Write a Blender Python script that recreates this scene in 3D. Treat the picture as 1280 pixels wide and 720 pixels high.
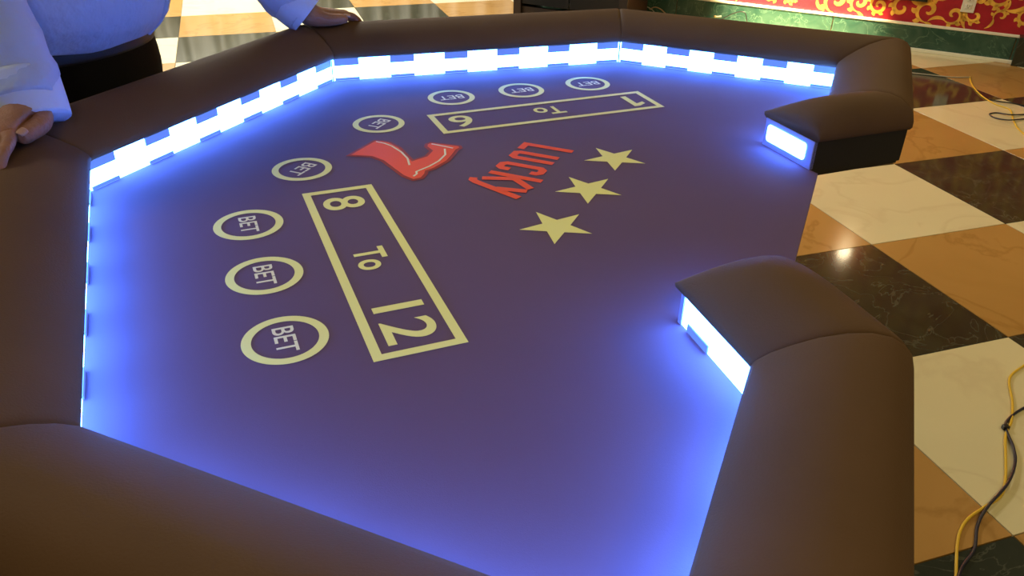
import bpy, bmesh, math, random
from mathutils import Vector, Matrix

random.seed(7)
for o in list(bpy.data.objects):
    bpy.data.objects.remove(o)
SC = bpy.context.scene
COL = SC.collection

# ------------------------------------------------------------------ camera
F_PX, PITCH, ROLL = 1013.4, math.radians(31.06), math.radians(1.10)
TILE = 0.60                      # floor tile, metres
CAM_Z = 1.326
H = 0.56                         # camera height above the felt; unit of the table plan
ZF = CAM_Z - H                   # felt height
cp, sp = math.cos(PITCH), math.sin(PITCH)
cr, sr = math.cos(ROLL), math.sin(ROLL)
r0, r1, r2 = Vector((1, 0, 0)), Vector((0, -sp, -cp)), Vector((0, cp, -sp))
CX, CY, CZ = r0 * cr - r1 * sr, r0 * sr + r1 * cr, r2      # right, down, forward
cam_d = bpy.data.cameras.new('camera')
cam_d.sensor_fit = 'HORIZONTAL'
cam_d.sensor_width = 36.0
cam_d.lens = F_PX / 1280 * 36.0
cam_d.clip_start = 0.02
cam = bpy.data.objects.new('camera', cam_d)
COL.objects.link(cam)
M = Matrix((CX, -CY, -CZ)).transposed().to_4x4()
M.translation = Vector((0, 0, CAM_Z))
cam.matrix_world = M
SC.camera = cam

# ------------------------------------------------------------------ light
SC.view_settings.view_transform = 'Standard'
SC.view_settings.look = 'None'
SC.view_settings.exposure = 0.0
SC.view_settings.gamma = 1.0
SC.view_settings.use_curve_mapping = False
w = bpy.data.worlds.new('world')
SC.world = w
w.use_nodes = True
w.node_tree.nodes['Background'].inputs[0].default_value = (1.0, 0.80, 0.55, 1)
w.node_tree.nodes['Background'].inputs[1].default_value = 0.10


def area(name, loc, size, power, col, target=None, shape='DISK'):
    d = bpy.data.lights.new(name, 'AREA')
    d.shape = shape
    d.size = size
    d.energy = power
    d.color = col
    o = bpy.data.objects.new(name, d)
    COL.objects.link(o)
    o.location = loc
    if target is not None:
        o.rotation_euler = (Vector(target) - Vector(loc)).to_track_quat('-Z', 'Y').to_euler()
    return o


WARM = (1.0, 0.77, 0.32)
area('ceiling_lamp', (1.7, 3.6, 2.9), 0.5, 20, WARM)
area('ceiling_lamp', (2.9, 1.2, 2.9), 0.5, 26, WARM)
area('ceiling_lamp', (0.2, -1.4, 2.9), 0.6, 30, WARM)
area('overhead_light', (-1.9, 5.6, 2.9), 1.6, 190, (1.0, 0.93, 0.80))
area('overhead_light', (-2.6, 6.9, 2.85), 1.2, 200, (1.0, 0.95, 0.85), (-2.6, 8.4, .9))  # lamp added to brighten the out-of-view curtain mirrored in the floor
area('overhead_light', (-2.4, 1.6, 2.9), 0.8, 30, (1.0, 0.92, 0.80))


def spot(name, loc, target, power, col, angle, blend=.6, rad=.04):
    d = bpy.data.lights.new(name, 'SPOT')
    d.energy = power; d.color = col; d.spot_size = math.radians(angle); d.spot_blend = blend; d.shadow_soft_size = rad
    o = bpy.data.objects.new(name, d)
    COL.objects.link(o)
    o.location = loc
    o.rotation_euler = (Vector(target) - Vector(loc)).to_track_quat('-Z', 'Y').to_euler()
    return o


# ------------------------------------------------------------------ helpers
PHI = 2.7481756                  # direction of the table's axis (away from the dealer's opening)
OFF = 2.1499863
AX = Vector((math.cos(PHI), math.sin(PHI), 0))
BX = Vector((math.sin(PHI), -math.cos(PHI), 0))


def table_world(u, v, z):
    """plan coordinates of the table (units of H), z in metres -> world"""
    p = AX * (u * H) + BX * ((v + OFF) * H)
    return Vector((p.x, p.y, z))


TH = -1.2494328
UA = Vector((math.cos(TH), math.sin(TH), 0))
UB = Vector((-math.sin(TH), math.cos(TH), 0))
F0 = Vector((0.84966 * TILE, 4.87736 * TILE, 0))


def lattice(a, b, z=0.0):
    p = F0 + UA * (a * TILE) + UB * (b * TILE)
    return Vector((p.x, p.y, z))


def on_floor(px, py, z=0.0):
    """point of the floor (or of a level z) seen at a pixel of the photograph"""
    d = CX * ((px - 640) / F_PX) + CY * ((py - 360) / F_PX) + CZ
    t = (z - CAM_Z) / d.z
    return Vector((0, 0, CAM_Z)) + d * t


MATS = {}


def mat(name, col, rough=0.5, spec=0.5, metal=0.0, bump=None, var=None, coat=0.0, sheen=0.0):
    """principled material; bump=(scale,strength[,detail]); var=(scale,amount) colour variation by noise"""
    if name in MATS:
        return MATS[name]
    m = bpy.data.materials.new(name)
    m.use_nodes = True
    nt = m.node_tree
    b = nt.nodes['Principled BSDF']
    b.inputs['Base Color'].default_value = (*col, 1)
    b.inputs['Roughness'].default_value = rough
    b.inputs['Specular IOR Level'].default_value = spec
    b.inputs['Metallic'].default_value = metal
    b.inputs['Coat Weight'].default_value = coat
    b.inputs['Sheen Weight'].default_value = sheen
    tc = nt.nodes.new('ShaderNodeTexCoord')
    if var:
        n = nt.nodes.new('ShaderNodeTexNoise')
        n.inputs['Scale'].default_value = var[0]
        n.inputs['Detail'].default_value = 5
        nt.links.new(tc.outputs['Object'], n.inputs['Vector'])
        r = nt.nodes.new('ShaderNodeValToRGB')
        k = var[1]
        r.color_ramp.elements[0].position = .3
        r.color_ramp.elements[1].position = .7
        r.color_ramp.elements[0].color = (*[c * (1 - k) for c in col], 1)
        r.color_ramp.elements[1].color = (*[min(1, c * (1 + k)) for c in col], 1)
        nt.links.new(n.outputs['Fac'], r.inputs['Fac'])
        nt.links.new(r.outputs['Color'], b.inputs['Base Color'])
    if bump:
        n = nt.nodes.new('ShaderNodeTexNoise')
        n.inputs['Scale'].default_value = bump[0]
        n.inputs['Detail'].default_value = bump[2] if len(bump) > 2 else 3
        nt.links.new(tc.outputs['Object'], n.inputs['Vector'])
        bp = nt.nodes.new('ShaderNodeBump')
        bp.inputs['Strength'].default_value = bump[1]
        bp.inputs['Distance'].default_value = 0.01
        nt.links.new(n.outputs['Fac'], bp.inputs['Height'])
        nt.links.new(bp.outputs['Normal'], b.inputs['Normal'])
    MATS[name] = m
    return m


def emit(name, col, strength, base=(.8, .8, .85)):
    m = bpy.data.materials.new(name)
    m.use_nodes = True
    nt = m.node_tree
    b = nt.nodes['Principled BSDF']
    b.inputs['Base Color'].default_value = (*base, 1)
    b.inputs['Emission Color'].default_value = (*col, 1)
    b.inputs['Emission Strength'].default_value = strength
    MATS[name] = m
    return m


def marble(name, base, vein, rough, scale, vein_lo, vein_hi, blotch, spec=.5):
    """polished stone: blotches plus thin veins, shifted per tile by the object's random value"""
    m = bpy.data.materials.new(name)
    m.use_nodes = True
    nt = m.node_tree
    L = nt.links.new
    b = nt.nodes['Principled BSDF']
    tc = nt.nodes.new('ShaderNodeTexCoord')
    oi = nt.nodes.new('ShaderNodeObjectInfo')
    mul = nt.nodes.new('ShaderNodeMath'); mul.operation = 'MULTIPLY'; mul.inputs[1].default_value = 37.0
    L(oi.outputs['Random'], mul.inputs[0])
    add = nt.nodes.new('ShaderNodeVectorMath'); add.operation = 'ADD'
    L(tc.outputs['Object'], add.inputs[0]); L(mul.outputs[0], add.inputs[1])
    n1 = nt.nodes.new('ShaderNodeTexNoise'); n1.inputs['Scale'].default_value = scale; n1.inputs['Detail'].default_value = 7
    n1.inputs['Distortion'].default_value = 1.2
    L(add.outputs[0], n1.inputs['Vector'])
    r1_ = nt.nodes.new('ShaderNodeValToRGB')
    r1_.color_ramp.elements[0].position = .35; r1_.color_ramp.elements[1].position = .68
    r1_.color_ramp.elements[0].color = (*base, 1); r1_.color_ramp.elements[1].color = (*blotch, 1)
    L(n1.outputs['Fac'], r1_.inputs['Fac'])
    n2 = nt.nodes.new('ShaderNodeTexNoise'); n2.inputs['Scale'].default_value = scale * .7; n2.inputs['Detail'].default_value = 9
    n2.inputs['Distortion'].default_value = 2.5
    L(add.outputs[0], n2.inputs['Vector'])
    r2_ = nt.nodes.new('ShaderNodeValToRGB')
    e = r2_.color_ramp.elements
    e[0].position = vein_lo; e[0].color = (0, 0, 0, 1); e[1].position = vein_hi; e[1].color = (0, 0, 0, 1)
    k = e.new((vein_lo + vein_hi) / 2); k.color = (1, 1, 1, 1)
    L(n2.outputs['Fac'], r2_.inputs['Fac'])
    mx = nt.nodes.new('ShaderNodeMix'); mx.data_type = 'RGBA'
    L(r2_.outputs['Color'], mx.inputs[0]); L(r1_.outputs['Color'], mx.inputs[6]); mx.inputs[7].default_value = (*vein, 1)
    L(mx.outputs[2], b.inputs['Base Color'])
    b.inputs['Roughness'].default_value = rough
    b.inputs['Specular IOR Level'].default_value = spec
    MATS[name] = m
    return m


def link(name, me, material=None, parent=None):
    o = bpy.data.objects.new(name, me)
    COL.objects.link(o)
    if material is not None and not me.materials:
        me.materials.append(material)
    o.parent = parent
    return o


def pyobj(name, verts, faces, material, parent=None, smooth=False):
    me = bpy.data.meshes.new(name)
    me.from_pydata([tuple(v) for v in verts], [], faces)
    bm = bmesh.new(); bm.from_mesh(me)
    bmesh.ops.remove_doubles(bm, verts=bm.verts, dist=1e-6)
    bmesh.ops.recalc_face_normals(bm, faces=bm.faces)
    bm.to_mesh(me); bm.free()
    if smooth:
        for p in me.polygons:
            p.use_smooth = True
    me.update()
    return link(name, me, material, parent)


def empty(name, loc=(0, 0, 0), rz=0.0):
    o = bpy.data.objects.new(name, None)
    o.empty_display_size = .1
    COL.objects.link(o)
    o.location = loc
    o.rotation_euler = (0, 0, rz)
    return o


def tag(o, label, cat=None, group=None):
    o['label'] = label
    if cat: o['category'] = cat
    if group: o['group'] = group
    return o


def structure(o, label=None, cat=None):
    o['kind'] = 'structure'
    if label: o['label'] = label
    if cat: o['category'] = cat
    return o


def prism(name, poly, z0, z1, material, parent=None, bevel=0.0):
    """vertical prism over a plan polygon"""
    n = len(poly)
    vs = [(p[0], p[1], z0) for p in poly] + [(p[0], p[1], z1) for p in poly]
    fs = [list(range(n))[::-1], list(range(n, 2 * n))] + [[i, (i + 1) % n, n + (i + 1) % n, n + i] for i in range(n)]
    o = pyobj(name, vs, fs, material, parent)
    if bevel:
        m = o.modifiers.new('bevel', 'BEVEL'); m.width = bevel; m.segments = 2; m.limit_method = 'ANGLE'
    return o


def boxverts(c, ax, ay, az, hx, hy, hz):
    vs = []
    for i in (-1, 1):
        for j in (-1, 1):
            for k in (-1, 1):
                vs.append(Vector(c) + ax * (i * hx) + ay * (j * hy) + az * (k * hz))
    fs = [(0, 1, 3, 2), (4, 6, 7, 5), (0, 4, 5, 1), (2, 3, 7, 6), (0, 2, 6, 4), (1, 5, 7, 3)]
    return vs, fs


def box(name, c, hx, hy, hz, material, parent=None, ax=Vector((1, 0, 0)), ay=Vector((0, 1, 0)), az=Vector((0, 0, 1)), bevel=0.0):
    vs, fs = boxverts(c, ax, ay, az, hx, hy, hz)
    o = pyobj(name, vs, fs, material, parent)
    if bevel:
        m = o.modifiers.new('bevel', 'BEVEL'); m.width = bevel; m.segments = 3
    return o


def catmull(pts, n=8):
    out = []
    P = [pts[0]] + list(pts) + [pts[-1]]
    for i in range(1, len(P) - 2):
        a, b, c, d = P[i - 1], P[i], P[i + 1], P[i + 2]
        for k in range(n):
            t = k / n
            out.append(.5 * ((2 * b) + (c - a) * t + (2 * a - 5 * b + 4 * c - d) * t * t + (3 * b - a - 3 * c + d) * t ** 3))
    out.append(pts[-1])
    return out


def tube(name, pts, rad, material, parent=None, seg=8, smooth_path=True):
    pts = [Vector(p) for p in pts]
    if smooth_path:
        pts = catmull(pts)
    vs, fs = [], []
    up = Vector((0, 0, 1))
    for i, p in enumerate(pts):
        t = (pts[min(i + 1, len(pts) - 1)] - pts[max(i - 1, 0)]).normalized()
        s = t.cross(up)
        if s.length < 1e-4: s = Vector((1, 0, 0))
        s.normalize(); n = s.cross(t).normalized()
        r = rad(i / (len(pts) - 1)) if callable(rad) else rad
        for k in range(seg):
            a = 2 * math.pi * k / seg
            vs.append(p + s * (math.cos(a) * r) + n * (math.sin(a) * r))
    for i in range(len(pts) - 1):
        for k in range(seg):
            fs.append((i * seg + k, i * seg + (k + 1) % seg, (i + 1) * seg + (k + 1) % seg, (i + 1) * seg + k))
    fs.append(list(range(seg))); fs.append([(len(pts) - 1) * seg + k for k in range(seg)])
    return pyobj(name, vs, fs, material, parent, smooth=True)


# ------------------------------------------------------------------ materials
M_WHITE = marble('cream marble', (.70, .64, .42), (.64, .57, .37), .13, 1.6, .46, .52, (.67, .61, .40))
M_TAN = marble('tan marble', (.40, .225, .065), (.35, .19, .052), .15, 1.8, .46, .52, (.44, .25, .078))
M_BLACK = marble('black green marble', (.020, .025, .016), (.075, .08, .06), .09, 6.0, .485, .51, (.032, .038, .026), .5)
M_GREEN = marble('dark green marble', (.022, .070, .050), (.085, .165, .115), .22, 7.0, .48, .52, (.052, .115, .082))
M_GROUT = mat('grout', (.25, .19, .11), .8)
M_LEATHER = mat('brown leather', (.098, .053, .025), .74, .24, bump=(420, .10), var=(6, .10))
M_FELT = mat('purple felt', (.128, .080, .128), .9, .12, bump=(900, .08), var=(3, .05))
M_YELLOW = mat('yellow print', (.82, .80, .25), .8, .2)
M_CREAM = mat('cream print', (.78, .74, .45), .8, .2)
M_RED = mat('red print', (.85, .095, .022), .8, .2)
M_DKRED = mat('dark red print', (.32, .040, .03), .8, .2)
M_BLACKP = mat('black laminate', (.008, .008, .009), .45, .4)
M_LED = emit('led diffuser', (.062, .235, 1.0), 44.0)
M_TAB = emit('backlit blue acrylic', (.13, .24, .72), .85, (.05, .08, .22))
M_WALLRED = mat('red wallpaper', (.36, .010, .022), .55, .4, bump=(120, .15), var=(9, .15))
M_GOLD = mat('gold print', (.75, .42, .06), .45, .5, var=(14, .3))
M_TRIM = mat('pale stone trim', (.80, .77, .62), .4)

# ------------------------------------------------------------------ setting: floor
WALL_P = lattice(-2.3, 4.72)
wa = math.radians(44.0)
WALL_T = (UA * math.cos(wa) + UB * math.sin(wa)).normalized()        # along the wall, towards the right
WALL_N = Vector((WALL_T.y, -WALL_T.x, 0))
if (Vector((0, 0, 0)) - WALL_P).dot(WALL_N) < 0: WALL_N = -WALL_N    # into the room

floor = prism('floor', [(lattice(a, b)).xy for a, b in ((-12, -8), (7, -8), (7, 10), (-12, 10))], -.06, -.012, M_GROUT)
structure(floor, 'polished marble floor of cream, tan and black tiles', 'floor')
tile_mesh = {}
g = .0015


def clip(poly, p0, n):
    out = []
    for i in range(len(poly)):
        a, b = poly[i], poly[(i + 1) % len(poly)]
        da, db = (a - p0).dot(n), (b - p0).dot(n)
        if da >= 0: out.append(a)
        if (da >= 0) != (db >= 0):
            out.append(a + (b - a) * (da / (da - db)))
    return out


def tile_prism(poly, material, name):
    """slightly chamfered slab from a plan polygon"""
    n = len(poly)
    c = sum((Vector(p) for p in poly), Vector((0, 0, 0))) / n
    vs = []
    for z, k in ((-.012, 0), (-.0005, 0), (0, .0004)):
        for p in poly:
            d = (c - p); d.z = 0
            q = p + d.normalized() * k
            vs.append((q.x, q.y, z))
    fs = [list(range(n))[::-1], list(range(2 * n, 3 * n))]
    for r in range(2):
        fs += [[r * n + i, r * n + (i + 1) % n, (r + 1) * n + (i + 1) % n, (r + 1) * n + i] for i in range(n)]
    me = bpy.data.meshes.new(name)
    me.from_pydata(vs, [], fs)
    me.materials.append(material)
    return me


for idx, m_ in enumerate((M_TAN, M_WHITE, M_BLACK)):
    q = [Vector((g, g, 0)), Vector((TILE - g, g, 0)), Vector((TILE - g, TILE - g, 0)), Vector((g, TILE - g, 0))]
    tile_mesh[idx] = tile_prism(q, m_, 'floor_tile')
for a in range(-10, 5):
    for b in range(-6, 8):
        ci = (b - a) % 3
        cs = [lattice(a, b), lattice(a + 1, b), lattice(a + 1, b + 1), lattice(a, b + 1)]
        ds = [(c - WALL_P).dot(WALL_N) for c in cs]
        if max(ds) < .03:
            continue
        if min(ds) > 0:
            o = link('tile', tile_mesh[ci], None, floor)
        else:
            loc_poly = []
            for p in clip(cs, WALL_P, WALL_N):
                d = p - cs[0]
                loc_poly.append(Vector((d.dot(UA), d.dot(UB), 0)))
            if len(loc_poly) < 3: continue
            o = link('tile', tile_prism(loc_poly, (M_TAN, M_WHITE, M_BLACK)[ci], 'floor_tile'), None, floor)
        o.location = lattice(a, b)
        o.rotation_euler = (0, 0, TH)

# ------------------------------------------------------------------ setting: wall with wallpaper and marble baseboard
Z = Vector((0, 0, 1))


def wall_pt(s, z, out=0.0):
    p = WALL_P + WALL_T * s + WALL_N * out
    return Vector((p.x, p.y, z))


def wall_px(px, py, out=0.0):
    """(s, z) of the wall plane seen at a pixel"""
    d = CX * ((px - 640) / F_PX) + CY * ((py - 360) / F_PX) + CZ
    o_ = Vector((0, 0, CAM_Z))
    t = (WALL_P + WALL_N * out - o_).dot(WALL_N) / d.dot(WALL_N)
    p = o_ + d * t
    return (p - WALL_P).dot(WALL_T), p.z


wall = box('wall_back', wall_pt(-.45, 1.3, -.06), 2.65, .06, 1.36, M_WALLRED, None, WALL_T, WALL_N, Z)
structure(wall, 'red wallpaper with gold scrolling leaves above green marble', 'wall')


sw = wall_px(985, 2)[0]
spot('wall_washer', wall_pt(sw, 1.7, .50), wall_pt(sw + .05, .66, 0), 2300, (1.0, .82, .46), 44)


def scrolls():
    """printed gold scrollwork: tapering spirals with leaf lobes, one thin print on the paper"""
    vs, fs = [], []
    rnd = random.Random(3)

    def ribbon(pts, wid):
        b0 = len(vs)
        for i, (x, y) in enumerate(pts):
            x0, y0 = pts[max(i - 1, 0)]; x1, y1 = pts[min(i + 1, len(pts) - 1)]
            dx, dy = x1 - x0, y1 - y0
            l = math.hypot(dx, dy) or 1
            nx, ny = -dy / l, dx / l
            wd = wid(i / (len(pts) - 1))
            vs.append(wall_pt(x + nx * wd, y + ny * wd, .0012)); vs.append(wall_pt(x - nx * wd, y - ny * wd, .0012))
        for i in range(len(pts) - 1):
            k = b0 + 2 * i
            fs.append((k, k + 1, k + 3, k + 2))

    def spiral(x, y, R, rot, hand, turns=1.2):
        pts = []
        n = 26
        for i in range(n):
            t = i / (n - 1)
            rr = R * (1 - .86 * t)
            a = rot + hand * t * turns * 2 * math.pi
            pts.append((x + rr * math.cos(a), y + rr * math.sin(a)))
        ribbon(pts, lambda t: R * (.05 + .15 * math.sin(math.pi * min(1, t * 1.02)) ** .7))
        x0, y0 = pts[0]
        a = rot - hand * math.pi / 2                       # stem flowing away from the curl
        st = []
        for i in range(12):
            t = i / 11
            aa = a + hand * .9 * t
            st.append((x0 + R * 1.7 * t * math.cos(aa), y0 + R * 1.7 * t * math.sin(aa)))
        ribbon(st, lambda t: R * (.03 + .16 * math.sin(math.pi * t)))
        for q in range(4):                                 # leaf lobes on the outside of the curl
            aa = rot + hand * (.5 + .8 * q)
            rr = R * (1 - .86 * (.5 + .8 * q) / (turns * 2 * math.pi))
            lx, ly = x + rr * math.cos(aa), y + rr * math.sin(aa)
            ribbon([(lx + R * .55 * t * math.cos(aa + hand * .7 * t), ly + R * .55 * t * math.sin(aa + hand * .7 * t)) for t in [i / 6 for i in range(7)]],
                   lambda t: R * .22 * math.sin(math.pi * min(1, .15 + .85 * t)))

    step = .138
    for j in range(20):
        for i in range(40):
            x = -3.0 + i * step + (j % 2) * step / 2 + rnd.uniform(-.02, .02)
            y = .25 + j * .118 + rnd.uniform(-.015, .015)
            if x > 2.0: continue
            spiral(x, y, rnd.uniform(.040, .085), rnd.uniform(0, 6.28), rnd.choice((-1, 1)), rnd.uniform(.7, 1.35))
    o = pyobj('gold_scroll_print', vs, fs, M_GOLD, wall)
    o['kind'] = 'stuff'
    return o


scrolls()

BB_H, BB_T = .150, .018
bb = box('baseboard_back', wall_pt(-.45, BB_H / 2, .004), 2.65, .004, BB_H / 2 - .001, M_GROUT, None, WALL_T, WALL_N, Z)
structure(bb, 'dark green marble baseboard under the red wallpaper', 'baseboard')
s_joint1 = wall_px(1041, 28)[0]
s_joint2 = wall_px(1266, 62)[0]
slab = s_joint2 - s_joint1
for k in range(-5, 4):
    s0, s1 = max(-3.1, s_joint1 + k * slab), min(2.2, s_joint1 + (k + 1) * slab)
    if s1 - s0 < .02: continue
    box('marble_slab', wall_pt((s0 + s1) / 2, BB_H / 2, .008 + .006), (s1 - s0) / 2 - .003, .006, BB_H / 2 - .001, M_GREEN, bb, WALL_T, WALL_N, Z, bevel=.0015)
pl = box('baseboard_right', wall_pt(s_joint2 + .26, .084, .045), .25, .045, .084, M_BLACK, None, WALL_T, WALL_N, Z, bevel=.003)
structure(pl, 'dark marble plinth block at the right end of the green baseboard', 'baseboard')
t1 = box('trim_1', wall_pt(-.45, BB_H + .007, .012), 2.65, .012, .007, M_TRIM, None, WALL_T, WALL_N, Z, bevel=.003)
structure(t1, 'thin pale ledge along the top of the green marble', 'trim')
t2 = box('trim_2', wall_pt(-.45, .009, .033), 2.65, .012, .0095, M_TRIM, None, WALL_T, WALL_N, Z, bevel=.003)
structure(t2, 'thin pale strip where the green baseboard meets the floor', 'trim')

# ------------------------------------------------------------------ the table
TC = 1.0
table = empty('casino_table', (*table_world(TC, 0, 0).xy, 0), PHI)
tag(table, 'purple felt casino wheel table with brown leather padded rail and glowing edge', 'table')


def tl(u, v, z):
    """plan coordinates (H units) and height above the felt (H units) -> table-local metres"""
    return Vector(((u - TC) * H, -v * H, ZF + z * H))


# inner lip of the padded rail, from the near arm's tip round to the far arm's tip
INNER = [(.255, -.615), (.056, -.85), (.056, -1.485), (1.035, -1.485), (1.94, -.62), (1.92, .575),
         (.965, 1.365), (.064, 1.365), (.058, .83), (.245, .645)]
RW = .278


def offset_path(P, d, end_turn=True):
    """offset an open polyline to its right-hand (outer) side by d with mitred corners"""
    out = []
    n = len(P)
    nrm = []
    for i in range(n - 1):
        dx, dy = P[i + 1][0] - P[i][0], P[i + 1][1] - P[i][1]
        l = math.hypot(dx, dy)
        nrm.append((dy / l, -dx / l))
    for i in range(n):
        if i == 0: a = b = nrm[0]
        elif i == n - 1: a = b = nrm[-1]
        else: a, b = nrm[i - 1], nrm[i]
        k = 1 + a[0] * b[0] + a[1] * b[1]
        mx_, my_ = (a[0] + b[0]) / k, (a[1] + b[1]) / k
        out.append((P[i][0] + mx_ * d, P[i][1] + my_ * d))
    return out


sgn = 1
tst = offset_path(INNER, .1)
if tst[4][0] < INNER[4][0]: sgn = -1
OUTER = offset_path(INNER, RW * sgn)
BOARD = offset_path(INNER, .023 * sgn)
APRON_O = offset_path(INNER, (RW - .012) * sgn)
APRON_I = offset_path(INNER, (RW - .040) * sgn)

# tabletop and felt
foot = offset_path(INNER, (RW - .02) * sgn)
edge_v = .435
top_poly = [(.030, -edge_v)] + foot + [(.030, edge_v)]
top_poly[1] = (.030 + 0, foot[0][1]) if False else foot[0]
poly_l = [tl(u, v, 0) for u, v in top_poly]
prism('tabletop', [(p.x, p.y) for p in poly_l], ZF - .016, ZF - .003, M_BLACKP, table)
felt_path = [(.030, -edge_v)] + offset_path(INNER, (RW - .03) * sgn) + [(.030, edge_v)]
felt_l = [tl(u, v, 0) for u, v in felt_path]
felt = prism('felt', [(p.x, p.y) for p in felt_l], ZF - .003, ZF, M_FELT, table)

# padded rail
PROFILE = [(.014, .092), (.003, .098), (.000, .108), (.006, .120), (.030, .140), (.065, .162), (.105, .180), (.150, .192), (.190, .195),
           (.225, .188), (.250, .172), (.268, .148), (.277, .122), (.278, .104), (.272, .094), (.255, .090)]


def rail_segment(i):
    a0, a1, b0, b1 = INNER[i], INNER[i + 1], OUTER[i], OUTER[i + 1]
    L = math.hypot(a1[0] - a0[0], a1[1] - a0[1])
    free0, free1 = i == 0, i == len(INNER) - 2
    fr = [0, .008, .02, .05, .12, .25, .4, .5, .6, .75, .88, .95, .98, .992, 1]
    if free0: fr = [0, .015, .04, .08, .14, .22, .32, .45, .6, .75, .88, .95, .98, .992, 1]
    if free1: fr = [1 - t for t in [0, .015, .04, .08, .14, .22, .32, .45, .6, .75, .88, .95, .98, .992, 1]][::-1]
    vs, fs = [], []
    n = len(PROFILE)
    for t in fr:
        d0, d1 = t * L, (1 - t) * L
        gfac = 1.0; swell = 0.0
        for d, free in ((d0, free0), (d1, free1)):
            if free:
                x = min(1, d / .17)
                gfac *= .20 + .80 * math.sqrt(max(0, 1 - (1 - x) ** 2)) ** .9
            else:
                x = min(1, d / .018)
                swell -= .0055 * (1 - math.sqrt(max(0, 1 - (1 - x) ** 2)))
        for (pt, pz) in PROFILE:
            k = pt / RW
            cz = .14
            pz2 = pz
            if pz > .108: pz2 = .108 + (pz - .108) * gfac
            pz2 += swell * (1 if pz > .15 else .5)
            k2 = k
            ix = a0[0] + (a1[0] - a0[0]) * t; iy = a0[1] + (a1[1] - a0[1]) * t
            ox = b0[0] + (b1[0] - b0[0]) * t; oy = b0[1] + (b1[1] - b0[1]) * t
            vs.append(tl(ix + (ox - ix) * k2, iy + (oy - iy) * k2, pz2))
    m = len(fr)
    for s in range(m - 1):
        for k in range(n):
            fs.append((s * n + k, s * n + (k + 1) % n, (s + 1) * n + (k + 1) % n, (s + 1) * n + k))
    fs.append(list(range(n))); fs.append([(m - 1) * n + k for k in range(n)])
    o = pyobj('rail_cushion', vs, fs, M_LEATHER, table, smooth=True)
    return o


for i in range(len(INNER) - 1):
    rail_segment(i)

# black outer skirt between felt level and cushion
for i in range(len(INNER) - 1):
    p = [tl(*q, 0) for q in (APRON_I[i], APRON_I[i + 1], APRON_O[i + 1], APRON_O[i])]
    prism('apron_board', [(q.x, q.y) for q in p], ZF - .010, ZF + .093 * H, M_BLACKP, table)


# glowing strips with pale tabs
def led_run(p, q, n_tabs, tab_len, outward, inset=.0):
    P0, P1 = tl(*p, 0), tl(*q, 0)
    d = (P1 - P0); L = d.length; d.normalize()
    nrm = outward
    zt = ZF + .094 * H
    hz = .047 * H - .0008
    c = (P0 + P1) / 2 + nrm * .006; c.z = ZF + .047 * H
    panel = box('led_panel', c, L / 2 - .001, .004, hz, M_LED, table, d, nrm, Z)
    for k in range(n_tabs):
        if n_tabs == 1: s = 0
        else: s = -L / 2 + tab_len / 2 + .004 + (L - tab_len - .008) * k / (n_tabs - 1)
        for zc, hh in ((zt - .0095, .0085), (ZF + .0040, .0028)):
            if n_tabs == 1:                                # the short boards of the curled ends carry one low tab
                if zc > ZF + .02: continue
                zc, hh, s = ZF + .0065, .0055, (-1 if p[1] < 0 else 1) * L * .24
            cc = (P0 + P1) / 2 + d * s; cc.z = zc
            box('panel_tab', cc + nrm * .0012, tab_len / 2, .0014, hh, M_TAB, panel, d, nrm, Z, bevel=.0006)
    return panel


tabs = [1, 3, 5, 6, 6, 6, 5, 3, 1]
for i in range(len(BOARD) - 1):
    P0, P1 = tl(*BOARD[i], 0), tl(*BOARD[i + 1], 0)
    I0 = tl(*INNER[i], 0)
    d = (P1 - P0).normalized()
    nn = Vector((d.y, -d.x, 0))
    if (P0 - I0).dot(nn) < 0: nn = -nn
    led_run(BOARD[i], BOARD[i + 1], tabs[i], .056 if i not in (0, 8) else .05, nn)


def end_panel(i):
    """closing board at the free end of an arm with one rounded lit window"""
    a = Vector(tl(*BOARD[i], 0)); b = Vector(tl(*APRON_O[i], 0))
    d = (b - a); L = d.length; d.normalize()
    nrm = Vector((d.y, -d.x, 0))
    inward = tl(*BOARD[1 if i == 0 else len(BOARD) - 2], 0) - a
    if inward.dot(nrm) > 0: nrm = -nrm
    c = (a + b) / 2 - nrm * .002; c.z = ZF + .047 * H
    fr = box('end_board', c, L / 2, .004, .0465 * H, mat('lavender board', (.30, .32, .62), .5), table, d, nrm, Z)
    hw, hh, r = L * .40, .0155, .006
    pts = []
    for cx_, cz_, a0 in ((hw - r, hh - r, 0), (-hw + r, hh - r, 90), (-hw + r, -hh + r, 180), (hw - r, -hh + r, 270)):
        for k in range(5):
            t = math.radians(a0 + 22.5 * k)
            pts.append((cx_ + r * math.cos(t), cz_ + r * math.sin(t)))
    vs = []
    cw = c - d * .004 + Z * .001
    for off in (.0042, .0056):
        for x, z in pts: vs.append(cw + d * x + Z * z + nrm * off)
    n = len(pts)
    fs = [list(range(n)), list(range(n, 2 * n))] + [(k, (k + 1) % n, n + (k + 1) % n, n + k) for k in range(n)]
    pyobj('lit_window', vs, fs, M_LED, fr)


end_panel(0)
end_panel(len(BOARD) - 1)

# pedestal under the table
ped = [tl(TC + .32 * math.cos(k * math.pi / 4 + math.pi / 8) * 2, .64 * math.sin(k * math.pi / 4 + math.pi / 8), 0) for k in range(8)]
prism('pedestal', [(p.x, p.y) for p in ped], .06, ZF - .016, M_BLACKP, table)
prism('pedestal_foot', [(p.x * 1.12, p.y * 1.12) for p in ped], 0, .06, M_BLACKP, table)

# ------------------------------------------------------------------ printing on the felt
S2 = math.sqrt(.5)
ZP = .0007


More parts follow.
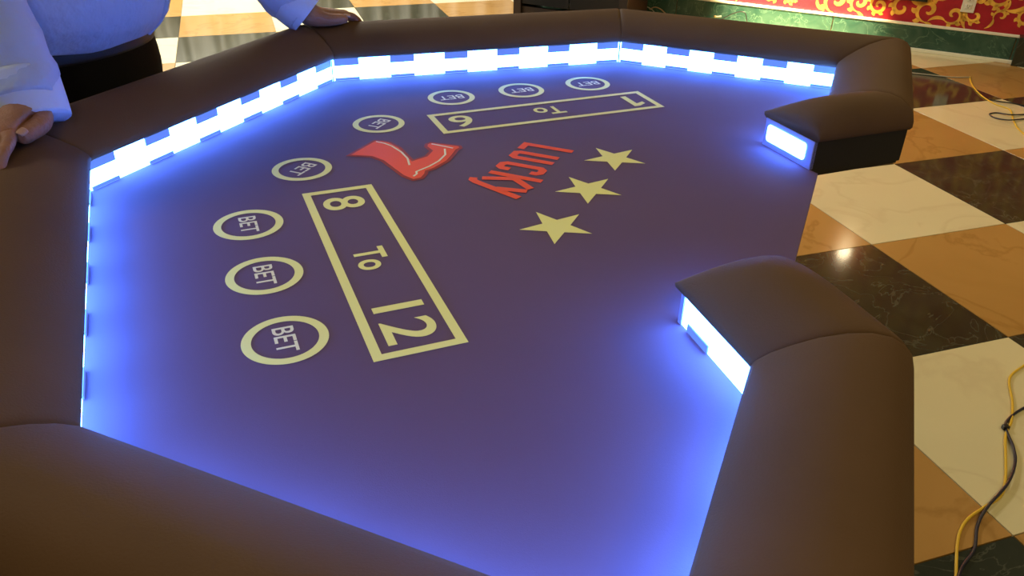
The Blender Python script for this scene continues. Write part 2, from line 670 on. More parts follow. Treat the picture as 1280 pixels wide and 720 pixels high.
def flat(name, polys, material, lift=0.0):
    """flat print: list of plan polygons (u, v)"""
    vs, fs = [], []
    for poly in polys:
        b0 = len(vs)
        for u, v in poly:
            p = tl(u, v, 0); vs.append((p.x, p.y, ZF + ZP + lift))
        fs.append(list(range(b0, b0 + len(poly))))
    me = bpy.data.meshes.new(name)
    me.from_pydata(vs, [], fs)
    bm = bmesh.new(); bm.from_mesh(me)
    for f_ in bm.faces:
        f_.normal_update()
        if f_.normal.z < 0: f_.normal_flip()
    bmesh.ops.triangulate(bm, faces=bm.faces)
    bm.to_mesh(me); bm.free()
    return link(name, me, material, felt)


def stroke(pts, wid):
    """quads of a mitred polyline of half-width wid"""
    n = len(pts)
    left, right = [], []
    for i, (x, y) in enumerate(pts):
        ds = []
        if i > 0: ds.append((x - pts[i - 1][0], y - pts[i - 1][1]))
        if i < n - 1: ds.append((pts[i + 1][0] - x, pts[i + 1][1] - y))
        ns = []
        for dx, dy in ds:
            l = math.hypot(dx, dy); ns.append((-dy / l, dx / l))
        if len(ns) == 2:
            k = max(.35, 1 + ns[0][0] * ns[1][0] + ns[0][1] * ns[1][1])
            nx, ny = (ns[0][0] + ns[1][0]) / k, (ns[0][1] + ns[1][1]) / k
        else: nx, ny = ns[0]
        wd = wid(i / (n - 1)) if callable(wid) else wid
        left.append((x + nx * wd, y + ny * wd)); right.append((x - nx * wd, y - ny * wd))
    return [[left[i], left[i + 1], right[i + 1], right[i]] for i in range(n - 1)]


def ring(c, r_out, r_in, n=64):
    out = []
    for k in range(n):
        a, b = 2 * math.pi * k / n, 2 * math.pi * (k + 1) / n
        out.append([(c[0] + r * math.cos(t), c[1] + r * math.sin(t)) for r, t in ((r_out, a), (r_out, b), (r_in, b), (r_in, a))])
    return out


FONT_CACHE = {}


def text_mesh(body, bold):
    key = (body, bold)
    if key in FONT_CACHE: return FONT_CACHE[key]
    cu = bpy.data.curves.new('lettering', 'FONT')
    cu.body = body
    cu.size = 1.0
    cu.offset = bold
    cu.fill_mode = 'FRONT'
    o = bpy.data.objects.new('lettering', cu)
    COL.objects.link(o)
    dg = bpy.context.evaluated_depsgraph_get()
    me = bpy.data.meshes.new_from_object(o.evaluated_get(dg))
    vs = [(v.co.x, v.co.y) for v in me.vertices]
    fs = [list(p.vertices) for p in me.polygons]
    bpy.data.objects.remove(o); bpy.data.curves.remove(cu); bpy.data.meshes.remove(me)
    x0, x1 = min(v[0] for v in vs), max(v[0] for v in vs)
    y0, y1 = min(v[1] for v in vs), max(v[1] for v in vs)
    vs = [((x - x0) / (x1 - x0) - .5, (y - y0) / (y1 - y0) - .5) for x, y in vs]
    FONT_CACHE[key] = (vs, fs)
    return vs, fs


def lettering(name, body, c, right, wd, ht, material, bold=.02):
    """text centred at plan point c, running along `right`; its up is right turned left (seen from above)"""
    upv = (right[1], -right[0])
    vs, fs = text_mesh(body, bold)
    V = []
    for x, y in vs:
        p = tl(c[0] + right[0] * x * wd + upv[0] * y * ht, c[1] + right[1] * x * wd + upv[1] * y * ht, 0)
        V.append((p.x, p.y, ZF + ZP))
    me = bpy.data.meshes.new(name)
    me.from_pydata(V, [], fs)
    bm = bmesh.new(); bm.from_mesh(me)
    for f_ in bm.faces:
        f_.normal_update()
        if f_.normal.z < 0: f_.normal_flip()
    bm.to_mesh(me); bm.free()
    return link(name, me, material, felt)


RA, RB, RC = (-S2, -S2), (0.0, -1.0), (S2, -S2)      # reading directions at the three sides
circ = [(.994, -1.017), (1.206, -.813), (1.417, -.609), (1.515, -.229)]
spots = [(c, RA) for c in circ[:3]] + [(circ[3], RB), ((circ[3][0], -circ[3][1]), RB)] + [((c[0], -c[1]), RC) for c in circ[2::-1]]
for c, rd in spots:
    flat('bet_ring', ring(c, .0919, .0710), M_YELLOW)
    lettering('bet_lettering', 'BET', c, rd, .098, .046, M_CREAM, .010)


def rc(r, u_, right):
    upv = (right[1], -right[0])
    return (right[0] * r + upv[0] * u_, right[1] * r + upv[1] * u_)


def frame(right, r0_, r1_, u0, u1, t):
    O = [rc(r0_, u0, right), rc(r1_, u0, right), rc(r1_, u1, right), rc(r0_, u1, right)]
    I = [rc(r0_ + t, u0 + t, right), rc(r1_ - t, u0 + t, right), rc(r1_ - t, u1 - t, right), rc(r0_ + t, u1 - t, right)]
    return [[O[k], O[(k + 1) % 4], I[(k + 1) % 4], I[k]] for k in range(4)]


UPC = -1.162
flat('number_frame', frame(RA, -.722, .164, -1.265, -1.058, .022), M_YELLOW)
lettering('number_lettering', '8', rc(-.62, UPC, RA), RA, .084, .118, M_YELLOW, .012)
lettering('number_lettering', 'To', rc(-.272, UPC - .003, RA), RA, .115, .082, M_YELLOW, .022)
lettering('number_lettering', '12', rc(.040, UPC, RA), RA, .158, .120, M_YELLOW, .012)
flat('number_frame', frame(RC, -.164, .722, -1.265, -1.058, .022), M_YELLOW)
flat('number_lettering', [[rc(-.085 + x, UPC - .060 + y, RC) for x, y in q] for q in
     ([(.002, 0), (.026, 0), (.026, .120), (.002, .120)], [(.002, .120), (.002, .092), (-.030, .078), (-.030, .100)])], M_YELLOW)
lettering('number_lettering', 'To', rc(.272, UPC - .003, RC), RC, .115, .082, M_YELLOW, .022)
lettering('number_lettering', '6', rc(.62, UPC, RC), RC, .084, .118, M_YELLOW, .012)

for cv in (.278, .008, -.267):
    pts = []
    for k in range(10):
        a = math.pi + k * math.pi / 5
        r = .104 if k % 2 == 0 else .0405
        pts.append((.654 + r * math.cos(a), cv + r * math.sin(a)))
    c0 = (.654, cv)
    flat('star_print', [[c0, pts[k], pts[(k + 1) % 10]] for k in range(10)], M_YELLOW)

# boot
boot = [(1.452, -.082), (1.445, .083), (1.415, .092), (1.384, .092), (1.327, .063), (1.28, .022), (1.24, -.012), (1.222, .03), (1.228, .075), (1.262, .100),
        (1.272, .125), (1.265, .149), (1.215, .156), (1.155, .164), (1.140, .145), (1.144, .120), (1.136, .082), (1.128, .024), (1.138, -.052), (1.150, -.079), (1.142, -.097),
        (1.136, -.135), (1.158, -.164), (1.207, -.149), (1.265, -.111), (1.325, -.071), (1.374, -.057)]
flat('boot_outline', [boot], M_DKRED)
cen = (sum(p[0] for p in boot) / len(boot), sum(p[1] for p in boot) / len(boot))


def shrink(poly, d):
    n = len(poly); out = []
    area_ = sum(poly[i][0] * poly[(i + 1) % n][1] - poly[(i + 1) % n][0] * poly[i][1] for i in range(n))
    s = 1 if area_ > 0 else -1
    for i in range(n):
        a, b, c = poly[i - 1], poly[i], poly[(i + 1) % n]
        n1 = (-(b[1] - a[1]), b[0] - a[0]); n2 = (-(c[1] - b[1]), c[0] - b[0])
        l1, l2 = math.hypot(*n1), math.hypot(*n2)
        n1 = (n1[0] / l1 * s, n1[1] / l1 * s); n2 = (n2[0] / l2 * s, n2[1] / l2 * s)
        k = max(.5, 1 + n1[0] * n2[0] + n1[1] * n2[1])
        out.append((b[0] + (n1[0] + n2[0]) / k * d, b[1] + (n1[1] + n2[1]) / k * d))
    return out


flat('boot_print', [shrink(boot, .011)], M_RED, .0004)
for st in ([(1.429, .070), (1.395, .068), (1.362, .058), (1.305, .024), (1.260, -.015), (1.227, -.061)],
           [(1.190, .111), (1.165, .066), (1.159, .010), (1.166, -.044), (1.182, -.098), (1.172, -.113), (1.172, -.134)],
           [(1.251, .132), (1.168, .128)]):
    flat('boot_stitch', stroke(st, .0032), M_CREAM, .0008)

# LUCKY in tall narrow letters; (x, y) in letter space: x along -v from v=.285, y along -u from u=.975
def LU(pts): return [(.976 - y, .285 - x) for x, y in pts]


lw = .0125
letters = {
    'L': [[(.0125, .180), (.0125, .0125), (.062, .0125)]],
    'U': [[(.090, .158), (.090, .026), (.098, .0125), (.128, .0125), (.138, .026), (.138, .158)]],
    'C': [[(.238, .118), (.238, .138), (.228, .148), (.204, .148), (.194, .136), (.194, .022), (.204, .010), (.228, .010), (.238, .022), (.238, .048)]],
    'K': [[(.284, 0.0), (.284, .176)], [(.288, .075), (.352, .166)], [(.302, .092), (.340, .0)]],
    'Y': [[(.345, -.026), (.362, -.022), (.372, -.006), (.425, .158)], [(.372, .162), (.392, .070)]],
}
for ch, sts in letters.items():
    for j, st in enumerate(sts):
        flat('lucky_lettering', stroke(LU(st), lw), M_RED, .0002 + .0002 * j)

# ------------------------------------------------------------------ the person at the far rail
# person-local frame: X along the rail (to the photograph's right), Y away from the table, Z up
person = empty('person', (*table_world(2.6, -.08, 0).xy, 0), PHI - math.pi / 2)
tag(person, 'person in light blue shirt and black trousers leaning both hands on the rail', 'person')
M_SKIN = mat('skin', (.27, .125, .066), .55, .4, bump=(140, .25, 5), var=(30, .14))
M_NAIL = mat('nail', (.40, .23, .16), .35)
M_SHIRT = mat('light blue cotton', (.35, .43, .65), .85, .2, bump=(14, 1.6, 4))
M_CUFF = mat('pale blue cotton', (.46, .55, .76), .85, .2, bump=(30, .35, 3))
M_TROUSER = mat('black cloth', (.006, .006, .008), .9, .1, bump=(300, .1))
M_BELT = mat('dark belt leather', (.006, .005, .005), .6)
M_HAIR = mat('dark hair', (.012, .009, .007), .6, bump=(200, .6))
M_SHOE = mat('black shoe leather', (.008, .008, .008), .3)


def loft(name, rings, material, parent, seg=40, fn=None, caps=True, sub=0):
    """rings: list of (centre, axis_x, axis_y, rx, ry)"""
    vs, fs = [], []
    for ri, (c, axx, axy, rx, ry) in enumerate(rings):
        for k in range(seg):
            a = 2 * math.pi * k / seg
            kx = ky = 1
            p = Vector(c) + axx * (rx * math.cos(a)) + axy * (ry * math.sin(a))
            if fn: p = fn(p, ri / (len(rings) - 1), a)
            vs.append(p)
    n = len(rings)
    for i in range(n - 1):
        for k in range(seg):
            fs.append((i * seg + k, i * seg + (k + 1) % seg, (i + 1) * seg + (k + 1) % seg, (i + 1) * seg + k))
    if caps:
        fs.append(list(range(seg))); fs.append([(n - 1) * seg + k for k in range(seg)])
    o = pyobj(name, vs, fs, material, parent, smooth=True)
    if sub:
        m = o.modifiers.new('sub', 'SUBSURF'); m.levels = sub; m.render_levels = sub
    return o


def interp(rows, n):
    """smoothly resample rows of numbers"""
    vv = [Vector(r) for r in rows]
    out = []
    P = [vv[0]] + vv + [vv[-1]]
    for i in range(1, len(P) - 2):
        a, b, c, d = P[i - 1], P[i], P[i + 1], P[i + 2]
        for k in range(n):
            t = k / n
            out.append(.5 * ((2 * b) + (c - a) * t + (2 * a - 5 * b + 4 * c - d) * t * t + (3 * b - a - 3 * c + d) * t ** 3))
    out.append(vv[-1])
    return out


EX, EY = Vector((1, 0, 0)), Vector((0, 1, 0))
turn = math.radians(14)                                     # torso turned a little to the photograph's right
TX, TY = Vector((math.cos(turn), math.sin(turn), 0)), Vector((-math.sin(turn), math.cos(turn), 0))
# torso of the shirt: z, cx, cy, rx, ry
from mathutils import noise
def rows_to_rings(rows, axx, axy):
    return [((r[1], r[2], r[0]), axx, axy, r[3], r[4]) for r in rows]


class V5(tuple):
    def __add__(s_, o): return V5(a + b for a, b in zip(s_, o))
    def __sub__(s_, o): return V5(a - b for a, b in zip(s_, o))
    def __mul__(s_, k): return V5(a * k for a in s_)
    __rmul__ = __mul__


def interp5(rows, n):
    vv = [V5(r) for r in rows]
    P = [vv[0]] + vv + [vv[-1]]
    out = []
    for i in range(1, len(P) - 2):
        a, b, c, d = P[i - 1], P[i], P[i + 1], P[i + 2]
        for k in range(n):
            t = k / n
            out.append(.5 * ((2 * b) + (c - a) * t + (2 * a - 5 * b + 4 * c - d) * (t * t) + (3 * b - a - 3 * c + d) * t ** 3))
    out.append(vv[-1])
    return out


shirt_rows = [(.893, .0, .0, .176, .120), (.914, .005, .0, .200, .142), (.945, .012, -.005, .226, .162), (.99, .015, -.01, .246, .174), (1.06, .01, -.01, .242, .172),
              (1.18, .0, -.01, .215, .152), (1.30, .0, -.01, .205, .130), (1.39, .0, 0, .190, .110), (1.44, 0, .01, .130, .085), (1.475, 0, .01, .070, .065)]


def wrinkle(amp, sc):
    def f(p, t, a):
        n = noise.noise(Vector((p.x * sc, p.y * sc, p.z * sc * 1.6)))
        c = Vector((0, 0, p.z))
        d = (p - c); d.z = 0
        return p + d.normalized() * (n * amp)
    return f


def shirt_fn(p, t, a):
    q = wrinkle(.006, 9)(p, t, a)
    k = max(0, min(1, (1.02 - p.z) / .10))
    q.z += k * (.003 - .125 * p.x)
    return q


shirt = loft('shirt', rows_to_rings(interp5(shirt_rows, 4), TX, TY), M_SHIRT, person, 56, shirt_fn)


def front_pt(z, ang, lift=0.0):
    """point on the front of the shirt at angle ang (radians from the front, + to the right)"""
    R_ = interp5(shirt_rows, 6)
    r = min(R_, key=lambda q: abs(q[0] - z))
    a = -math.pi / 2 + ang
    p = Vector((r[1], r[2], z)) + TX * ((r[3] + lift) * math.cos(a)) + TY * ((r[4] + lift) * math.sin(a))
    return shirt_fn(p, 0, 0)


# button placket: a narrow folded strip down the front
vs, fs = [], []
zs = [.91 + .02 * i for i in range(26)]
for z in zs:
    for ang, lf in ((.40, -.002), (.405, .007), (.56, .006), (.60, -.001)):
        vs.append(front_pt(z, ang, lf))
for i in range(len(zs) - 1):
    for k in range(3):
        fs.append((4 * i + k, 4 * i + k + 1, 4 * i + k + 5, 4 * i + k + 4))
pyobj('placket', vs, fs, M_SHIRT, shirt, smooth=False)


def limb(name, pts, rads, material, parent, seg=24, n=6, amp=0.0, sc=14, flat_=1.0):
    C = interp(pts, n)
    rr = [r[0] for r in [Vector((x, 0, 0)) for x in []]] or None
    R_ = interp([(r, 0, 0) for r in rads], n)
    rings = []
    for i, c in enumerate(C):
        t = (C[min(i + 1, len(C) - 1)] - C[max(i - 1, 0)]).normalized()
        s = t.cross(Vector((0, 1, .2))).normalized()
        nn = s.cross(t).normalized()
        rings.append((c, s, nn, R_[i].x, R_[i].x * flat_))

    def f(p, t, a):
        if not amp: return p
        i = min(len(C) - 1, int(round(t * (len(C) - 1))))
        d = (p - C[i]).normalized()
        k = noise.noise(Vector((p.x * sc, p.y * sc, p.z * sc * 2.2))) * amp
        k += amp * .8 * math.sin(p.z * 110 + 3 * math.sin(a)) * (.5 + .5 * math.sin(t * 9))
        return p + d * k
    return loft(name, rings, material, parent, seg, f)


# arms: shoulder, elbow, wrist (the photograph's left arm is his right)
ARM_L = [(-.13, .01, 1.405), (-.215, -.03, 1.32), (-.275, -.11, 1.16), (-.280, -.185, 1.06), (-.306, -.258, .965), (-.328, -.292, .912)]
ARM_R = [(.13, .01, 1.405), (.22, -.02, 1.32), (.33, -.07, 1.15), (.365, -.16, 1.04), (.385, -.245, .945), (.398, -.288, .905)]
slL = limb('sleeve', ARM_L, (.070, .078, .068, .062, .056, .053), M_SHIRT, shirt, amp=.0042)
slR = limb('sleeve', ARM_R, (.070, .078, .066, .058, .052, .048), M_SHIRT, shirt, amp=.0042)
limb('cuff', [(-.312, -.268, .944), (-.324, -.288, .910), (-.332, -.301, .886)], (.0575, .0570, .056), M_CUFF, shirt, n=5)
limb('cuff', [(.388, -.258, .932), (.396, -.280, .912), (.402, -.292, .900)], (.050, .049, .047), M_CUFF, shirt, n=5)

# trousers
tr = [(.965, .004, .0, .170, .118), (.91, .008, 0, .182, .124), (.84, .008, 0, .190, .132), (.78, .006, .01, .190, .138), (.74, 0, .01, .182, .135)]
trous = loft('trousers', rows_to_rings(interp5(tr, 3), EX, EY), M_TROUSER, person, 40)
for sx in (-1, 1):
    limb('trouser_leg', [(sx * .088, .01, .80), (sx * .092, .01, .66), (sx * .10, .01, .48), (sx * .105, .02, .25), (sx * .11, .03, .055)], (.092, .088, .072, .062, .058), M_TROUSER, trous, amp=.002)
loft('belt', rows_to_rings([(.886, .008, 0, .186, .1285), (.892, .008, 0, .188, .130), (.918, .008, 0, .187, .129), (.924, .008, 0, .184, .1275)], EX, EY), M_BELT, trous, 48)
for sx in (-1, 1):
    sh = []
    for y, w_, h_, z in ((.09, .02, .02, .03), (.08, .036, .04, .042), (.03, .041, .05, .05), (-.04, .045, .036, .038), (-.11, .047, .027, .028), (-.16, .034, .02, .022), (-.175, .012, .012, .018)):
        sh.append(((sx * .112 + sx * .02 * (-y), y + .0, z), EX, Z, w_, min(h_, z)))
    loft('shoe', sh, M_SHOE, person, 24)


# body: one continuous skinned figure (head, neck, trunk, arms and hands, legs)
def skin_figure(name, nodes, edges, root, material, parent, levels=2):
    names = list(nodes)
    idx = {k: i for i, k in enumerate(names)}
    me = bpy.data.meshes.new(name)
    me.from_pydata([nodes[k][0] for k in names], [(idx[a], idx[b]) for a, b in edges], [])
    o = link(name, me, material, parent)
    sk = o.modifiers.new('skin', 'SKIN')
    sk.use_smooth_shade = True
    if not me.skin_vertices:
        bpy.context.view_layer.objects.active = o
        me.attributes  # noqa
    layer = me.skin_vertices[0].data
    for k in names:
        r = nodes[k][1]
        layer[idx[k]].radius = (r, r) if not isinstance(r, tuple) else r
        layer[idx[k]].use_root = k == root
    ss = o.modifiers.new('sub', 'SUBSURF'); ss.levels = levels; ss.render_levels = levels
    return o


N, ED = {}, []


def chain(prefix, start, pts):
    prev = start
    for i, (p, r) in enumerate(pts):
        k = prefix + str(i)
        N[k] = (p, r)
        if prev: ED.append((prev, k))
        prev = k
    return prev


N['pelvis'] = ((0, .01, .90), .11)
sp_ = chain('spine', 'pelvis', [((0, 0, 1.05), .12), ((0, .0, 1.22), .12), ((0, .01, 1.38), .10)])
hd = chain('neck', sp_, [((0, .0, 1.47), .052), ((0, -.015, 1.53), .055), ((0, -.035, 1.60), .085), ((0, -.035, 1.68), .085), ((0, -.02, 1.735), .055)])
for sx, t in ((-1, 'a'), (1, 'b')):
    chain('leg' + t, 'pelvis', [((sx * .088, .01, .80), .08), ((sx * .10, .01, .48), .055), ((sx * .11, .03, .09), .04)])


def arm_and_hand(t, arm, hand):
    e = chain('arm' + t, sp_, [((arm[0][0] * .85, arm[0][1], arm[0][2] - .01), .055), (arm[2], .042), (arm[4], .033), (arm[5], .029)])
    palm = chain('palm' + t, e, hand['palm'])
    for fi, fpts in enumerate(hand['fingers']):
        chain('fin%s%d_' % (t, fi), 'palm%s%d' % (t, fpts[0]), fpts[1])


ZR = .877                                                    # top of the rail
# right hand (photograph's left): fingers point along -X over the rail, thumb on the table side
handL = {
    'palm': [((-.345, -.312, .903), (.030)), ((-.370, -.318, .899), .026), ((-.398, -.326, .896), .023)],
    'fingers': [
        (2, [((-.424, -.368, .896), .0105), ((-.452, -.384, .888), .0098), ((-.470, -.392, .872), .009), ((-.478, -.394, .858), .008)]),
        (2, [((-.432, -.350, .898), .0108), ((-.466, -.358, .892), .0100), ((-.488, -.362, .876), .0092), ((-.496, -.363, .860), .008)]),
        (2, [((-.430, -.330, .897), .0105), ((-.462, -.332, .890), .0098), ((-.482, -.333, .874), .009), ((-.490, -.333, .860), .008)]),
        (2, [((-.424, -.312, .894), .0098), ((-.448, -.308, .886), .0088), ((-.462, -.306, .872), .008), ((-.468, -.305, .861), .007)]),
        (0, [((-.334, -.332, .896), .0180), ((-.352, -.345, .8935), .0165), ((-.374, -.351, .8925), .0150), ((-.395, -.356, .8905), .0140), ((-.403, -.3575, .889), .0100)]),
    ]}
handR = {
    'palm': [((.410, -.296, .897), .026), ((.428, -.306, .895), .025), ((.446, -.314, .893), .022)],
    'fingers': [
        (2, [((.466, -.338, .893), .0100), ((.494, -.352, .886), .0095), ((.512, -.358, .870), .0088), ((.518, -.358, .856), .0075)]),
        (2, [((.474, -.322, .894), .0103), ((.504, -.328, .887), .0096), ((.522, -.330, .870), .009), ((.528, -.330, .856), .0075)]),
        (2, [((.472, -.304, .893), .0100), ((.500, -.304, .885), .0094), ((.516, -.304, .868), .0088), ((.520, -.303, .855), .0075)]),
        (2, [((.466, -.288, .890), .0094), ((.488, -.284, .882), .0086), ((.500, -.282, .868), .0078), ((.504, -.281, .857), .007)]),
        (0, [((.404, -.322, .893), .0165), ((.426, -.342, .890), .0140), ((.450, -.352, .888), .0125), ((.466, -.357, .886), .0100)]),
    ]}
arm_and_hand('L', ARM_L, handL)
arm_and_hand('R', ARM_R, handR)
body = skin_figure('body', N, ED, 'pelvis', M_SKIN, person, 2)


def nail(c, d, up_, ln, wd):
    d = Vector(d).normalized(); up_ = Vector(up_).normalized(); s = d.cross(up_).normalized(); up_ = s.cross(d)
    vs = []
    for i in range(6):
        for j in range(7):
            a = (j / 6 - .5) * 2
            l = (i / 5 - .5) * 2
            w_ = wd * (1 - .18 * max(0, l) ** 3 - .1 * max(0, -l) ** 3)
            vs.append(Vector(c) + d * (ln * (l - .18 * a * a * (1 if l > 0 else -.5))) + s * (w_ * a) + up_ * (wd * .45 * (1 - a * a) ** .5 - wd * .45))
    fs = [(i * 7 + j, i * 7 + j + 1, i * 7 + j + 8, i * 7 + j + 7) for i in range(5) for j in range(6)]
    o = pyobj('thumbnail', vs, fs, M_NAIL, body, smooth=True)
    m = o.modifiers.new('solid', 'SOLIDIFY'); m.thickness = .001
    return o


nail((-.3985, -.3625, .9015), (-.016, -.003, -.0035), (-.12, -.45, .9), .0080, .0072)
nail((.4645, -.3595, .8960), (.016, -.005, -.004), (.1, -.40, .9), .0070, .0060)
# face and hair
for sx in (-1, 1):
    loft('eye', [((sx * .03, -.117 + .004 * k * k, 1.625 + .004 * k), EX, Z, .012 * (1 - .3 * abs(k)), .006) for k in (-1, 0, 1)], mat('eye white', (.6, .58, .55), .3), body, 12)
    loft('ear', [((sx * (.088 + .004 * k), -.03, 1.62), EY, Z, .018 - .004 * abs(k), .032 - .006 * abs(k)) for k in (-1, 0, 1, 2)], M_SKIN, body, 14)
loft('nose', [((0, -.118 - d, z), EX, EY, w_, w_) for z, d, w_ in ((1.64, 0, .008), (1.615, .012, .012), (1.595, .018, .015), (1.588, .008, .010))], M_SKIN, body, 14)
loft('mouth', [((x, -.113, 1.562), EY, Z, .006 * (1 - abs(x) * 30), .006 * (1 - abs(x) * 30)) for x in (-.028, -.015, 0, .015, .028)], mat('lips', (.25, .09, .07), .5), body, 12)
loft('hair', [((0, cy_, z), EX, EY, rx_, ry_) for z, cy_, rx_, ry_ in ((1.60, .015, .082, .075), (1.66, .0, .096, .092), (1.71, -.015, .095, .098), (1.75, -.022, .075, .08), (1.772, -.022, .03, .035))], M_HAIR, person, 28, wrinkle(.004, 40))

# ------------------------------------------------------------------ dark cabinet against the far wall
M_DKWOOD = mat('dark brown wood', (.020, .012, .009), .45, bump=(60, .1))
M_BLK = mat('black panel', (.004, .004, .005), .4)
cl = lattice(-5.22, .80)
crr = cl + WALL_T * (1.44 * TILE)
cab_d = (crr - cl).normalized(); cab_n = -WALL_N
cab_w, cab_dep, cab_h = (crr - cl).length, .40, 1.15
cab = empty('cabinet', (cl + crr) / 2, math.atan2(cab_d.y, cab_d.x))
tag(cab, 'dark brown and black cabinet standing behind the far rail by the red wall', 'cabinet')
yb = 1 if cab_n.dot(Vector((-cab_d.y, cab_d.x, 0))) > 0 else -1
box('back_panel', (0, yb * (cab_dep - .01), cab_h / 2 + .03), cab_w / 2 - .03, .008, cab_h / 2 - .03, M_BLK, cab)
for sx in (-1, 1):
    box('side_panel', (sx * (cab_w / 2 - .015), yb * cab_dep / 2, cab_h / 2), .015, cab_dep / 2, cab_h / 2, M_DKWOOD, cab, bevel=.002)
    box('front_stile', (sx * (cab_w / 2 - .03), -yb * .004, cab_h / 2), .03, .008, cab_h / 2, M_DKWOOD, cab, bevel=.002)
    d_ = box('door', (sx * (cab_w / 4 - .015), yb * .006, cab_h / 2 + .02), cab_w / 4 - .018, .006, cab_h / 2 - .06, M_BLK, cab, bevel=.002)
    tube('handle', [(sx * .03, -yb * .004, .55), (sx * .03, -yb * .03, .57), (sx * .03, -yb * .03, .68), (sx * .03, -yb * .004, .70)], .005, mat('dull brass', (.25, .17, .07), .4, metal=1.0), d_, seg=6)
box('plinth', (0, yb * .02, .03), cab_w / 2 - .03, .012, .03, M_DKWOOD, cab)
box('cabinet_top', (0, yb * cab_dep / 2, cab_h + .012), cab_w / 2 + .01, cab_dep / 2 + .012, .012, M_DKWOOD, cab, bevel=.003)

# ------------------------------------------------------------------ wall outlet and framed panel
s0, z0 = wall_px(1212, 3)
M_PLATE = mat('ivory plastic', (.72, .70, .60), .35)
out = empty('wall_outlet', wall_pt(s0, z0, 0), math.atan2(WALL_T.y, WALL_T.x))
tag(out, 'ivory double socket outlet on the red wallpaper above the baseboard', 'outlet')
ys = 1 if WALL_N.dot(Vector((-WALL_T.y, WALL_T.x, 0))) > 0 else -1
box('cover_plate', (0, ys * .0035, 0), .037, .0035, .058, M_PLATE, out, bevel=.002)
for zc in (-.022, .022):
    soc = box('socket', (0, ys * .008, zc), .0165, .0018, .0145, M_PLATE, out, bevel=.004)
    for xx in (-.006, .006):
        box('slot', (xx, ys * .0101, zc + .003), .0012, .0006, .0045, M_BLK, soc)
    box('slot', (0, ys * .0101, zc - .008), .0022, .0006, .0022, M_BLK, soc)
sA, zA = wall_px(1086, -1, .02)
sB, zB = wall_px(1159, 3, .02)
pic = empty('wall_frame', wall_pt((sA + sB) / 2, zB, 0), math.atan2(WALL_T.y, WALL_T.x))
tag(pic, 'dark framed panel hung on the red wallpaper, only its bottom edge in view', 'frame')
pw = abs(sB - sA) / 2
M_FRAME = mat('dark green frame', (.02, .022, .016), .4)
box('panel_glass', (0, ys * .010, .22), pw - .012, .004, .205, M_BLK, pic)
for (cx_, cz_, hx_, hz_) in ((0, .009, pw, .009), (0, .431, pw, .009), (-pw + .009, .22, .009, .22), (pw - .009, .22, .009, .22)):
    box('frame_bar', (cx_, ys * .011, cz_), hx_, .011, hz_, M_FRAME, pic, bevel=.002)

# ------------------------------------------------------------------ cables
M_YEL = mat('yellow cable sheath', (.70, .46, .03), .45)
M_NAVY = mat('dark navy cable sheath', (.012, .013, .035), .4)
M_GREY = mat('pale grey cable sheath', (.38, .36, .30), .5)
M_BLKC = mat('black cable sheath', (.01, .01, .01), .4)


def cable(name, px, rad, material, label, lift=None):
    pts = []
    for i, p in enumerate(px):
        z = rad + (p[2] if len(p) > 2 else 0)
        pts.append(on_floor(p[0], p[1], z))
    o = tube(name, pts, rad, material, None, 8)
    tag(o, label, 'cable')
    return o


cable('network_cable', [(1296, 448), (1280, 457), (1262, 473), (1265.6, 504), (1264, 527), (1257, 545), (1257, 595), (1251, 620), (1230, 634), (1208.5, 650), (1197.7, 673), (1195, 720), (1196, 760)],
      .0033, M_YEL, 'yellow cable snaking beside the near padded arm at the lower right')
cable('power_cable', [(1300, 503), (1280, 510), (1263, 521.5), (1257, 534), (1267, 560, .004), (1268.7, 580, .003), (1259, 605, .006), (1234, 634, .006), (1222, 657), (1218, 686), (1203, 708), (1196, 726, .006), (1180, 755)],
      .0035, M_NAVY, 'dark navy cable tied to the yellow one at the lower right')
c0 = on_floor(1257, 534, .006)
tie = box('cable_tie', c0, .008, .006, .0058, M_BLKC, None, bevel=.002)
tag(tie, 'small black tie holding the navy and yellow cables together', 'cable tie')
cable('network_cable', [(1212.5, 96), (1214, 104), (1222, 115), (1233, 124), (1246, 131), (1262, 137), (1266, 148), (1272, 160), (1290, 176)],
      .0034, M_YEL, 'yellow cable curving over the tiles right of the far padded arm')
cable('power_cable', [(1120, 88), (1143, 91.5), (1165, 94), (1190, 96.5), (1212, 96.5, .004)], .0034, M_GREY,
      'pale grey cable running straight from the far arm across the dark tile')
cable('power_cable', [(1236, 124.5, .003), (1250, 127, .004), (1262, 128.5, .004), (1276, 131), (1300, 137)], .0034, M_BLKC,
      'black cable leaving the frame along the dark tile near the wall')
cable('power_cable', [(1300, 143), (1280, 143), (1262, 143.3, .007), (1246, 141), (1237, 142.5), (1243, 147), (1260, 150, .007), (1280, 148.5), (1300, 146)],
      .0034, M_NAVY, 'dark navy cable lying in a flat loop on the cream tile')


def wall_cable(name, px, rad, material, label, out_=.045):
    pts = []
    for p in px:
        s_, z_ = wall_px(p[0], p[1], out_)
        pts.append(wall_pt(s_, max(z_, rad), out_))
    o = tube(name, pts, rad, material, None, 8)
    tag(o, label, 'cable')
    return o


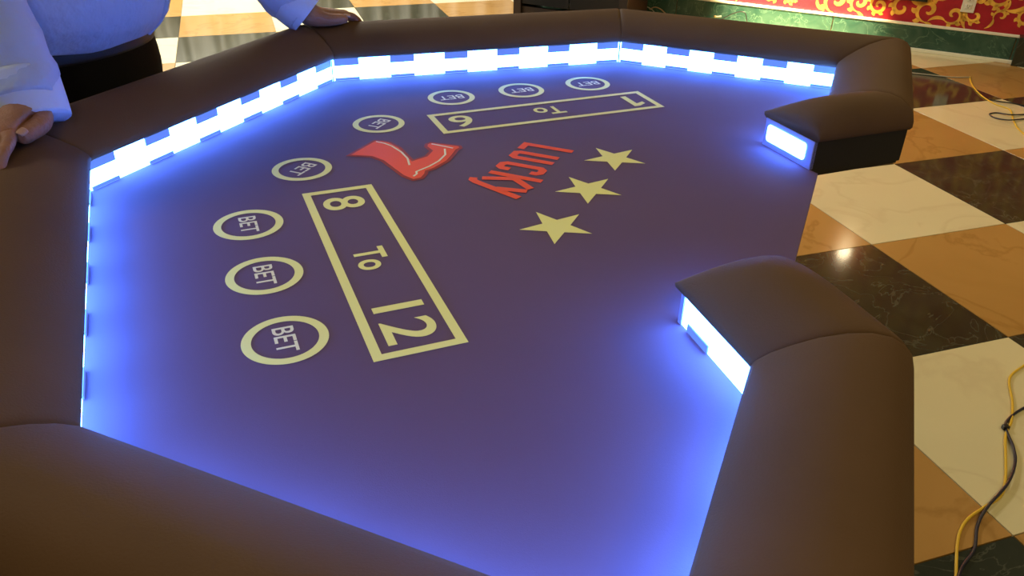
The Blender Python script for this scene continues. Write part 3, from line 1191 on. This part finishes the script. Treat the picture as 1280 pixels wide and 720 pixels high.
wall_cable('power_cable', [(902, 24), (908, 21), (916, 17), (926, 14.5), (931, 16), (933, 22), (934, 32)], .0034, M_BLKC,
           'thin black cable arching in front of the green baseboard')
plug = empty('cable_connector', wall_pt(*wall_px(897, 21, .045), .045), math.atan2(WALL_T.y, WALL_T.x))
tag(plug, 'small brass and cream connector at the end of the black arching cable', 'connector')
tube('connector_body', [(-.028, 0, 0), (-.012, 0, 0)], .007, mat('brass', (.5, .36, .14), .35, metal=1.0), plug, smooth_path=False)
tube('connector_boot', [(-.012, 0, 0), (.008, 0, .002), (.026, 0, .006)], .005, mat('cream plastic', (.6, .55, .4), .5), plug)
wall_cable('power_cable', [(786, -14), (793, -4), (800, 3), (808, 8), (816, 13), (820, 20)], .004, M_GREY,
           'pale cable hanging down beside the dark cabinet', .03)
wall_cable('power_cable', [(812, 12), (818, 9), (825, 11), (832, 17)], .004, mat('tan cable sheath', (.35, .24, .12), .5),
           'short tan cable loop lying by the foot of the dark cabinet', .05)

# ------------------------------------------------------------------ wall lamp (seen as a highlight in the floor) and pale curtain (seen in the floor's shine)
pf = on_floor(1055, 314)
dv = (pf - Vector((0, 0, CAM_Z))); dv.z = -dv.z
tt = (WALL_P + WALL_N * .10 - pf).dot(WALL_N) / dv.dot(WALL_N)
lp = pf + dv * tt
lamp = empty('wall_sconce', lp - WALL_N * .10, math.atan2(WALL_T.y, WALL_T.x))
tag(lamp, 'small brass wall lamp with a frosted glass globe on the red wallpaper', 'lamp')
M_BRASS = mat('brass', (.5, .36, .14), .35, metal=1.0)
loft('back_plate', [((0, ys * y, 0), EX, Z, r, r * 1.4) for y, r in ((0, .045), (.008, .045), (.014, .03))], M_BRASS, lamp, 24)
tube('arm', [(0, ys * .01, -.01), (0, ys * .05, -.05), (0, ys * .09, -.06), (0, ys * .10, -.045)], .006, M_BRASS, lamp)
loft('globe', [((0, ys * .10, .045 * -math.cos(a)), EX, EY, max(.001, .045 * math.sin(a)), max(.001, .045 * math.sin(a))) for a in [math.pi * k / 12 for k in range(13)]],
     emit('frosted lamp glass', (1.0, .80, .48), 26.0), lamp, 20)

M_CURT = mat('pale curtain cloth', (.62, .62, .56), .9, .1)
cv0, cv1 = Vector((-4.6, 7.6, 0)), Vector((.6, 8.9, 0))
cd = (cv1 - cv0); cL = cd.length; cd.normalize(); cn = Vector((-cd.y, cd.x, 0))
vs, fs = [], []
nC = 260
for i in range(nC + 1):
    x = cL * i / nC
    off = .05 * math.sin(x * 24) + .03 * math.sin(x * 41 + 1)
    for z in (.03, 1.3, 2.7):
        p = cv0 + cd * x + cn * (off * (1.15 - .1 * z)); vs.append((p.x, p.y, z))
for i in range(nC):
    for k in range(2): fs.append((3 * i + k, 3 * i + k + 1, 3 * i + k + 4, 3 * i + k + 3))
curt = pyobj('curtain', vs, fs, M_CURT, None, smooth=True)
m = curt.modifiers.new('solid', 'SOLIDIFY'); m.thickness = .004
tag(curt, 'pale pleated curtain far behind the person, mirrored in the polished tiles', 'curtain')
